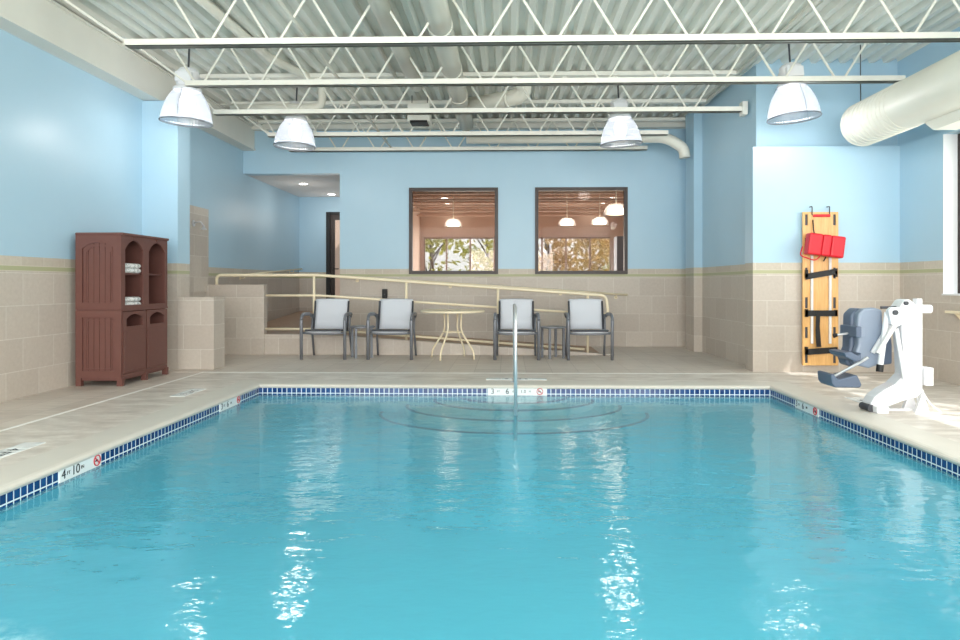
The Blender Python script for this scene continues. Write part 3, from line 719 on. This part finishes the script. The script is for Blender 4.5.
# ================================================================== CHAIRS
def make_chair():
    r = empty('armchair'); hw = .325
    for s in (-1, 1):
        x = s * hw
        pts = fillet([(x, .03, 0), (x, .02, .635), (x, .14, .675), (x, .50, .665), (x * .93, .56, .62)], .07, 5)
        leg = MB().tube([p for p in pts if p.z < .6 and p.y < .1] , .025, 8).build('leg', M_chair_frame, r, smooth=True)
        MB().tube([p for p in pts if p.z >= .59 or p.y > .1], .022, 8, sy=1.25).build('armrest', M_chair_frame, r, smooth=True)
        MB().tube([(x * .93, .66, 0), (x * .90, .50, .44), (x * .90, .56, .66)], .017, 8).build('leg', M_chair_frame, r, smooth=True)
        MB().tube([(s * .262, .04, .435), (s * .262, .47, .415), (s * .262, .60, .86)], .015, 8).build('side_rail', M_dark_grey, r, smooth=True)
    def sheet(path, w, th, bow):
        m = MB(); n = len(path); vs = []
        for (y, z), (ny, nz) in path:
            for k in range(9):
                u = -1 + k / 4; b = bow * (1 - u * u)
                for q in (0, 1): vs.append((u * w, y - ny * (b + q * th), z - nz * (b + q * th)))
        fs = []; idx = lambda i, k, q: (i * 9 + k) * 2 + q
        for i in range(n - 1):
            for k in range(8):
                fs.append((idx(i, k, 0), idx(i, k + 1, 0), idx(i + 1, k + 1, 0), idx(i + 1, k, 0)))
                fs.append((idx(i, k, 1), idx(i + 1, k, 1), idx(i + 1, k + 1, 1), idx(i, k + 1, 1)))
            for k in (0, 8): fs.append((idx(i, k, 0), idx(i + 1, k, 0), idx(i + 1, k, 1), idx(i, k, 1)))
        for i in (0, n - 1):
            for k in range(8): fs.append((idx(i, k, 0), idx(i, k, 1), idx(i, k + 1, 1), idx(i, k + 1, 0)))
        return m.add(vs, fs)
    sheet([((.03, .41), (0, 1)), ((.02, .435), (0, 1)), ((.06, .452), (0, 1)), ((.25, .438), (0, 1)), ((.46, .43), (0, 1))], .262, .008, .012).build('seat', M_sling, r, smooth=True)
    sheet([((.485, .43), (-1, .2)), ((.53, .56), (-1, .3)), ((.57, .72), (-1, .3)), ((.60, .85), (-1, .3)), ((.612, .885), (-1, .4)), ((.63, .89), (-.4, 1))], .262, .008, -.012).build('backrest', M_sling, r, smooth=True)
    MB().tube([(-hw, .045, .40), (-.15, .045, .385), (.15, .045, .385), (hw, .045, .40)], .018, 8).build('crossbar', M_chair_frame, r, smooth=True)
    MB().tube([(-.262, .018, .437), (.262, .018, .437)], .017, 8).build('seat_edge', M_dark_grey, r)
    MB().tube([(-hw * .92, .52, .40), (hw * .92, .52, .40)], .014, 8).build('crossbar', M_chair_frame, r, smooth=True)
    return r
ch = make_chair()
for i, (x, lab) in enumerate([(-2.765, 'leftmost light grey sling armchair by the ramp railing'), (-1.765, 'light grey sling armchair just left of the round table'),
        (.13, 'light grey sling armchair just right of the round table, behind the pool handrail'), (1.22, 'rightmost light grey sling armchair at the ramp\'s lower end')]):
    o = ch if i == 0 else copy_tree(ch); o.location = (x, 10.08, 0); o.rotation_euler.z = (0.02, -.01, .0, .015)[i]
    tag(o, lab, 'chair', 'grey sling armchairs along the ramp')
def make_side():
    r = empty('side_table')
    MB().lathe([(0, .455), (.18, .455), (.205, .465), (.205, .48), (.19, .486), (0, .486)], seg=32).build('table_top', M_chair_frame, r)
    for k in range(4):
        a = PI / 4 + k * PI / 2; x, y = .17 * math.cos(a), .17 * math.sin(a)
        MB().box(x - .018, x + .018, y - .012, y + .012, 0, .455).build('leg', M_chair_frame, r)
    return r
sd = make_side()
for i, (x, lab) in enumerate([(-2.25, 'small round dark grey side table between the two left chairs'), (.685, 'small round dark grey side table between the two right chairs')]):
    o = sd if i == 0 else copy_tree(sd); o.location = (x, 10.42, 0); tag(o, lab, 'side table', 'side tables between the chairs')
    o.rotation_euler.z = .45
r = empty('round_table', (-.84, 10.32, 0)); tag(r, 'round cream patio table with splayed tube legs, between the middle chairs', 'table')
MB().lathe([(0, .715), (.44, .715), (.475, .70), (.485, .708), (.485, .725), (.475, .733), (0, .735)], seg=48).build('table_top', M_cream, r, smooth=False)
for k in range(4):
    a = math.radians(245 + 90 * k); c, s = math.cos(a), math.sin(a)
    p = [(.15 * c, .15 * s, .715), (.14 * c, .14 * s, .42), (.36 * c, .36 * s, .12), (.37 * c, .37 * s, 0)]
    MB().tube(fillet(p, .09, 5), .014, 8).build('leg', M_cream, r, smooth=True)
MB().tube([(.145 * math.cos(t), .145 * math.sin(t), .40) for t in [2 * PI * q / 24 for q in range(24)]], .008, 6, closed=True).build('leg_ring', M_cream, r, smooth=True)

# ================================================================== TOWEL CABINET
CX0, CX1, CY0, CY1, CH = -4.775, -4.265, 7.42, 8.42, 1.70
r = empty('towel_cabinet', (CX0, CY0, 0)); tag(r, 'tall brown towel cabinet with open arched shelves and hamper doors by the left wall', 'cabinet')
D, Wd = CX1 - CX0, CY1 - CY0
mb = MB(); mb.box(.02, D - .02, .0, .03, .06, CH - .03); mb.box(.02, D - .02, Wd - .03, Wd, .06, CH - .03); mb.box(.0, .02, 0, Wd, .06, CH - .03)
mb.box(.02, D - .02, Wd / 2 - .012, Wd / 2 + .012, .06, CH - .03); mb.box(.02, D - .02, 0.03, Wd - .03, .06, .09); mb.box(.02, D - .02, 0.03, Wd - .03, .845, .87); mb.build('body', M_brown, r)
MB().box(-.01, D + .015, -.015, Wd + .015, CH - .03, CH).build('top_board', M_brown, r, bev=.008)
for y in (.03, Wd / 2 + .012):
    MB().box(.03, D - .05, y, y + Wd / 2 - .045, 1.235, 1.255).build('shelf', M_brown, r)
# end panel: stiles and rails around an arched and a square field with beaded boards
ME = Matrix(((1, 0, 0, 0), (0, 0, 1, 0), (0, 1, 0, 0), (0, 0, 0, 1)))
def at(m, x, y, z): return Matrix.Translation((x, y, z)) @ m
for zc, hh, rise, nm in ((1.2575, .825, .07, 'side_frame_upper'), (.465, .75, 0, 'side_frame_lower')):
    MB().ring(D, hh, arch_inner(D - .15, hh - .16, rise), -.022, .0, at(ME, D / 2, 0, zc)).build('side_frame', M_brown, r)
    MB().ring(D - .21, hh - .20, arch_inner(D - .235, hh - .225, rise), -.014, -.001, at(ME, D / 2, 0, zc - .005)).build('panel_moulding', M_brown, r)
    mb = MB()
    for k in range(7): mb.box(.078 + k * .0625, .078 + k * .0625 + .056, -.008, .0, zc - hh / 2 + .07, zc + hh / 2 - .09)
    mb.build('beadboard', M_brown, r)
# front: two bays
MF = Matrix(((0, 0, 1, 0), (1, 0, 0, 0), (0, 1, 0, 0), (0, 0, 0, 1)))
bw = Wd / 2
for k in range(2):
    yc = bw * (k + .5)
    MB().ring(bw, .825, arch_inner(bw - .12, .73, .11), D - .02, D, at(MF, 0, yc, 1.2575)).build('arch_frame', M_brown, r)
    MB().ring(bw - .02, .715, arch_inner(bw - .14, .60, .0), D - .02, D - .006, at(MF, 0, yc, .475)).build('door_rim', M_brown, r) if False else None
    # door with an arched hand opening in its upper part
    d = MB().ring(bw - .02, .20, arch_inner(bw - .16, .135, .05), D - .018, D + .004, at(MF, 0, yc, .72)).build('door', M_brown, r)
    MB().box(D - .018, D + .004, yc - bw / 2 + .01, yc + bw / 2 - .01, .13, .62).build('door', M_brown, r)
    MB().box(D + .004, D + .010, yc - bw / 2 + .035, yc + bw / 2 - .035, .16, .60).build('door_field', M_brown, r, bev=.003)
    MB().box(D - .30, D - .29, yc - bw / 2 + .03, yc + bw / 2 - .03, .15, .80).build('hamper_backing', M_black, r)  # black sheet set back behind the door's hand opening
    MB().box(D - .02, D + .008, yc - .02, yc + .02, 1.635, 1.665).build('keystone', M_brown, r)
MB().box(D - .02, D + .006, 0, Wd, .828, .85).build('middle_rail', M_brown, r)
MB().box(D - .02, D, 0, Wd, .08, .125).build('bottom_rail', M_brown, r)
for x in (0.0, D - .05):
    for y in (-.02, Wd / 2 - .025, Wd - .04): MB().box(x, x + .06, y, y + .05, 0, .09).build('foot', M_brown, r)
def towel(y, z, lab, w=.38):
    mb = MB(); prof = [(0, 0), (.02, -.004), (.03, .012), (.03, .042), (.018, .056), (0, .052)]
    pts = [(-.17, .006), (.14, .0), (.165, .012), (.17, .028), (.162, .046), (.14, .055), (-.17, .052)]
    mb.prism(pts, -w / 2, w / 2, 'y'); o = mb.build('folded_towel', M_towel, loc=(CX0 + D - .20, CY0 + y, z), bev=.008)
    tag(o, lab, 'towel', 'printed towels in the cabinet')
for z, nm in ((1.2555, 'upper'), (.8705, 'lower')):
    towel(.262, z, 'white printed folded towel, bottom of the pair on the %s cabinet shelf' % nm)
    towel(.268, z + .056, 'white printed folded towel, top of the pair on the %s cabinet shelf' % nm, .36)

# ================================================================== SPINE BOARD
r = empty('spine_board', (3.99, 8.80, .09)); tag(r, 'tall varnished wooden rescue board with black straps on the white tiled wall', 'rescue board')
BH = 1.96; bwid = .45
mb = MB(); hw = bwid / 2
slots = [(s, z) for z in (.10, .42, .80, 1.18, 1.56, 1.86) for s in (-1, 1)]
# board built of strips so that the hand slots are openings, each backed by a dark plate
zs = sorted(set([0, BH] + [v for _, z in slots for v in (z - .07, z + .07)]))
for a, b in zip(zs, zs[1:]):
    mid = (a + b) / 2
    if any(abs(mid - z) < .06 for _, z in slots):
        mb.box(-hw, -hw + .03, -.02, 0, a, b); mb.box(-hw + .065, hw - .065, -.02, 0, a, b); mb.box(hw - .03, hw, -.02, 0, a, b)
    else: mb.box(-hw, hw, -.02, 0, a, b)
mb.build('board', M_wood, r)
for s, z in slots: MB().box(s * (hw - .0475) - .0175, s * (hw - .0475) + .0175, -.008, .0, z - .07, z + .07).build('slot_shade', M_dark_grey, r)  # dark grey plates stand for the shade inside the slots
for s in (-1, 1): MB().box(s * .115 - .016, s * .115 + .016, -.045, -.02, .28, 1.42).build('runner', M_soffit, r, bev=.005)
for z, tl in ((1.17, .05), (.67, -.02), (.19, .01)):
    mb = MB(); mb.prism([(-.2, z - .05 - tl * .5), (.2, z - .03 + tl * .5), (.2, z + .045 + tl * .5), (-.2, z + .025 - tl * .5)], -.055, -.045, 'y'); mb.box(-.20, -.17, -.055, .0, z - .05, z + .05); mb.box(.17, .20, -.055, .0, z - .04, z + .04)
    mb.build('strap', M_black, r)
MB().prism([(-.07, .70), (-.02, .70), (-.03, .5), (-.01, .24), (-.07, .24), (-.08, .45)], -.065, -.056, 'y').build('strap', M_black, r)
MB().tube(fillet([(-.10, -.03, 1.86), (-.10, -.05, 1.70), (.0, -.06, 1.45), (.06, -.06, 1.40), (.02, -.06, 1.33)], .06), .008, 6).build('strap', M_black, r)
MB().box(-.1, .12, -.04, -.02, 1.895, 1.93).build('top_grip', M_red, r, bev=.008)
for s in (-1, 1):
    h = MB().tube(fillet([(s * .11, .045, 2.03), (s * .11, -.03, 2.03), (s * .11, -.03, 1.92)], .02), .007, 6).build('wall_hook', M_dark_grey, r)
b = empty('head_immobilizer', (3.93, 8.725, 1.615)); b.rotation_euler = (0, .13, 0)
tag(b, 'red vinyl head block pair strapped to the upper part of the rescue board', 'head immobilizer')
for x0, x1 in ((-.17, .0), (.0, .11), (.11, .28)): MB().prism([(x0, -.13), (x1, -.13), (x1 - .0, .14), (x0 + .0, .14)], -.14, .0, 'y').build('foam_block', M_red, b, bev=.02)
MB().tube(fillet([(-.22, -.08, -.04), (-.24, -.08, -.16), (-.05, -.10, -.20), (.0, -.1, -.14)], .04), .008, 6).build('strap', M_red, b)

# ================================================================== POOL LIFT
K = .0089
r = empty('pool_lift', (3.60, 6.15, 0)); tag(r, 'white pool access lift with slate grey folded seat on the right deck', 'pool lift')
def q(px, py): return ((px - 912) * K, (411 - py) * K)
def pr_(pts, a, b, nm, m, bev=.006): return MB().prism([q(*p) for p in pts], a, b, 'y').build(nm, m, r, bev=bev)
pr_([(866, 403), (870, 396), (879, 389), (890, 383), (899, 374), (898, 350), (896, 320), (895, 306), (899, 300), (904, 299), (909, 303), (911, 320), (912, 350), (914, 377), (917, 390), (912, 396), (897, 400), (882, 406), (868, 407)], -.09, .07, 'mast', M_white, .012)
MB().tube([(q(867, 405)[0], -.09, .035), (q(867, 405)[0], .07, .035)], .032, 16).build('front_roller', M_dark_grey, r)
MB().box(q(868, 0)[0], q(880, 0)[0], -.16, .14, .0, .06).build('front_foot', M_white, r, bev=.01)
MB().box(q(914.5, 0)[0], q(920, 0)[0], -.04, .03, .15, 1.0).build('rear_column', M_white, r, bev=.006)
MB().tube([(q(910, 0)[0], -.02, q(0, 309)[1]), (q(929, 0)[0], -.02, q(0, 309)[1])], .038, 20).build('motor_head', M_white, r)
MB().box(q(921, 0)[0], q(929, 0)[0], -.07, .05, q(0, 385)[1], q(0, 367)[1]).build('battery_box', M_white, r, bev=.008)
MB().prism([q(909, 411), q(923, 411), q(919, 398), q(917, 388), q(914, 398)], -.10, -.06, 'y').build('rear_foot', M_white, r, bev=.004)
MB().prism([q(909, 411), q(923, 411), q(919, 398), q(917, 388), q(914, 398)], .08, .12, 'y').build('rear_foot', M_white, r, bev=.004)
MB().box(q(866, 0)[0], q(924, 0)[0], -.01, .03, .0, .02).build('base_plate', M_white, r)
def bar(a, b, y, rad, nm, m, y2=None): return MB().tube([(q(*a)[0], y, q(*a)[1]), (q(*b)[0], y if y2 is None else y2, q(*b)[1])], rad, 12).build(nm, m, r, smooth=False)
pr_([(881, 310), (884, 307), (896, 307), (897, 322), (890, 326), (884, 324)], -.13, -.08, 'arm_head', M_white)
MB().tube([(q(887, 312)[0], -.15, q(887, 312)[1]), (q(887, 312)[0], -.12, q(887, 312)[1])], .022, 16).build('pivot_cap', M_dark_grey, r)
MB().tube([(q(900, 302)[0], -.11, q(900, 303)[1]), (q(900, 302)[0], -.08, q(900, 303)[1])], .018, 16).build('pivot_cap', M_dark_grey, r)
bar((888, 324), (871, 352), -.12, .020, 'lift_arm', M_soffit); bar((891, 324), (873, 353), .0, .020, 'lift_arm', M_white)
bar((884, 312), (877, 366), -.06, .024, 'actuator', M_white); bar((877.2, 364), (876.4, 371), -.06, .030, 'actuator_end', M_black)
bar((890, 328), (898, 378), -.105, .018, 'inner_strut', M_white); bar((880, 307.5), (895, 307.5), -.02, .012, 'hinge_bar', M_dark_grey)
def shell(pts, y, th, nm, m, bow=.05):
    o = pr_(pts, y, y + th, nm, m, .02); return o
shell([(852, 314), (857, 309), (868, 308), (876, 310), (877, 335), (876, 358), (872, 366), (863, 369), (850, 366), (846, 362), (850, 352), (852, 345), (851, 330)], .02, .09, 'seat_shell', M_lift_grey)
shell([(849, 315), (855, 309), (862, 309), (855, 320), (854, 345), (849, 362), (855, 370), (845, 367), (843, 360), (848, 349)], .10, .16, 'seat_rim', M_lift_dark)
shell([(877, 330), (888, 326), (891, 345), (891, 366), (879, 367), (872, 368), (877, 350)], .10, .10, 'back_shell', M_lift_dark)
MB().box(q(843, 0)[0], q(848.5, 0)[0], -.10, .20, q(0, 337)[1], q(0, 326)[1]).build('armrest', M_lift_dark, r, bev=.01)
MB().box(q(848, 0)[0], q(855, 0)[0], -.04, .04, q(0, 337)[1], q(0, 327)[1]).build('armrest_bracket', M_lift_grey, r, bev=.005)
bar((843, 334), (830, 336), .05, .010, 'side_lever', M_chrome); bar((832, 335.7), (828.5, 336), .05, .017, 'lever_grip', M_black)
pr_([(831, 352), (838, 351), (845, 355), (848, 352), (848, 360), (843, 361), (833, 356)], -.1, .2, 'armrest', M_lift_dark, .01)
bar((862, 357), (834, 380), -.05, .014, 'leg_rest_bar', M_chrome, .10)
pr_([(827, 375), (830, 374), (834, 380), (853, 375), (858, 385), (856, 388), (831, 388), (828, 384)], -.02, .26, 'foot_plate', M_lift_dark, .012)
MB().tube(fillet([q(919, 389) and (q(919, 389)[0], -.03, q(919, 389)[1]), (q(922, 400)[0], -.12, q(922, 402)[1]), (q(932, 408)[0], -.14, .01), (q(925, 410)[0], -.2, .01), (q(918, 409)[0], -.14, .01)], .06), .007, 6).build('cable', M_white, r)
bar((918, 392), (925, 409), .06, .008, 'brace', M_white)

for c in r.children:
    k = c.name.split('.')[0]
    if k in ('seat_shell', 'seat_rim', 'back_shell', 'armrest', 'armrest_bracket', 'side_lever', 'lever_grip'): c.location.x = .075
    elif k in ('leg_rest_bar', 'foot_plate'): c.location.x = .035

# ================================================================== SMALL THINGS ON THE WALLS
r = empty('call_box', (-2.24, YB, .90)); tag(r, 'small black box on the back wall above the second chair from the left', 'call box')
MB().box(-.045, .045, -.06, 0, -.03, .14).build('box_body', M_black, r, bev=.008); MB().tube([(0, -.062, .04), (0, -.058, .04)], .012, 12).build('button', M_dark_grey, r)
r = empty('shower_head', (XL + .03, 10.30, 2.06)); tag(r, 'chrome shower head on the tiled strip behind the left pillar', 'shower head')
MB().tube([(0, 0, 0), (.015, 0, 0)], .05, 20).build('wall_plate', M_chrome, r); MB().tube(fillet([(0, 0, 0), (.12, 0, .03), (.16, 0, -.04)], .05), .012, 8).build('arm', M_chrome, r, smooth=True)
MB().lathe([(.012, 0), (.02, -.03), (.045, -.06), (.045, -.07), (0, -.07)], c=(.165, 0, -.03), seg=20).build('spray_head', M_chrome, r, smooth=True)
r = empty('wall_shelf', (XR, 7.35, .80)); tag(r, 'small cream shelf on the right wall behind the pool lift', 'shelf')
MB().box(-.10, 0, -.6, .45, 0, .03).build('board', M_cream, r, bev=.005)
for y in (-.4, .3): MB().prism([(-.08, 0), (0, 0), (0, -.08)], y, y + .02, 'y').build('bracket', M_cream, r)

# ================================================================== DEPTH MARKERS
def no_diving(parent, M, R):
    MB().tube([M @ Vector((R * math.cos(t), R * math.sin(t), .003)) for t in [2 * PI * i / 28 for i in range(28)]], R * .13, 5, closed=True).build('ban_ring', M_redink, parent)
    MB().tube([M @ Vector((-R * .7, R * .7, .003)), M @ Vector((R * .7, -R * .7, .003))], R * .12, 5).build('ban_bar', M_redink, parent)
    MB().tube([M @ Vector(p) for p in ((-R * .5, -R * .1, .002), (0, R * .15, .002), (R * .35, -R * .3, .002))], R * .14, 5).build('diver', M_ink, parent)
def band_marker(loc, rz, L, parts, label, h=.085):
    r = empty('depth_marker', loc, rz); tag(r, label, 'depth marker', 'waterline depth markers')
    MB().box(-L / 2, L / 2, -.004, .004, -h / 2, h / 2).build('tile_plate', M_marker, r)
    M0 = Matrix(((1, 0, 0, 0), (0, 0, -1, -.005), (0, 1, 0, 0), (0, 0, 0, 1)))
    for t, x, s in parts:
        if t == '@': no_diving(r, M0 @ Matrix.Translation((x * L, 0.002, 0)), .034)
        else: text(t, s, M_ink, r, M0 @ Matrix.Translation((x * L, 0, 0)))
big, sm = .085, .032
def words(n1, n2): return [(n1, -.42, big), ('FT', -.31, sm), (n2, -.14, big), ('IN', .02, sm), ('@', .38, 0)]
zc = -.072
band_marker((.105, PY1 + .002, zc), 0, .66, [('3', -.42, big), ('FT', -.32, sm), ('6', -.17, big), ('IN', -.06, sm), ('1.0', .10, .05), ('M', .21, sm), ('@', .38, 0)], 'white tile depth marker under the far coping, behind the handrail')
band_marker((PX0 - .002, 4.40, zc), PI / 2, .43, words('4', '10'), 'white tile depth marker on the left waterline, nearest the viewer, reading 4 FT 10')
band_marker((PX0 - .002, 6.80, zc), PI / 2, .50, words('3', '6'), 'white tile depth marker on the left waterline near the far corner')
band_marker((PX1 + .002, 6.68, zc), -PI / 2, .52, words('3', '6'), 'white tile depth marker on the right waterline')
def deck_marker(loc, rz, L, body, label):
    r = empty('deck_marker', loc, rz); tag(r, label, 'depth marker', 'deck depth markers')
    for k in range(4): MB().box(-L / 2 + k * L / 4 + .003, -L / 2 + (k + 1) * L / 4 - .003, -.075, .075, 0, .004).build('tile_plate', M_marker, r)
    text(body, .11, M_ink if 'near' in label else M_dark_grey, r, Matrix.Translation((0, 0, .0045)))
deck_marker((-3.36, 4.40, 0), -PI / 2, .72, '4 FT 10', 'white tile deck marker set in the left apron near the frame edge')
deck_marker((-3.32, 7.0, 0), -PI / 2, .50, '3 FT 6', 'white tile deck marker set in the left apron by the far corner')
deck_marker((.10, 8.08, 0), PI, .72, '3 FT 6', 'white tile deck marker behind the far coping at the handrail')
deck_marker((3.42, 6.55, 0), PI / 2, .60, '3 FT 6', 'white tile deck marker set in the right apron before the lift')
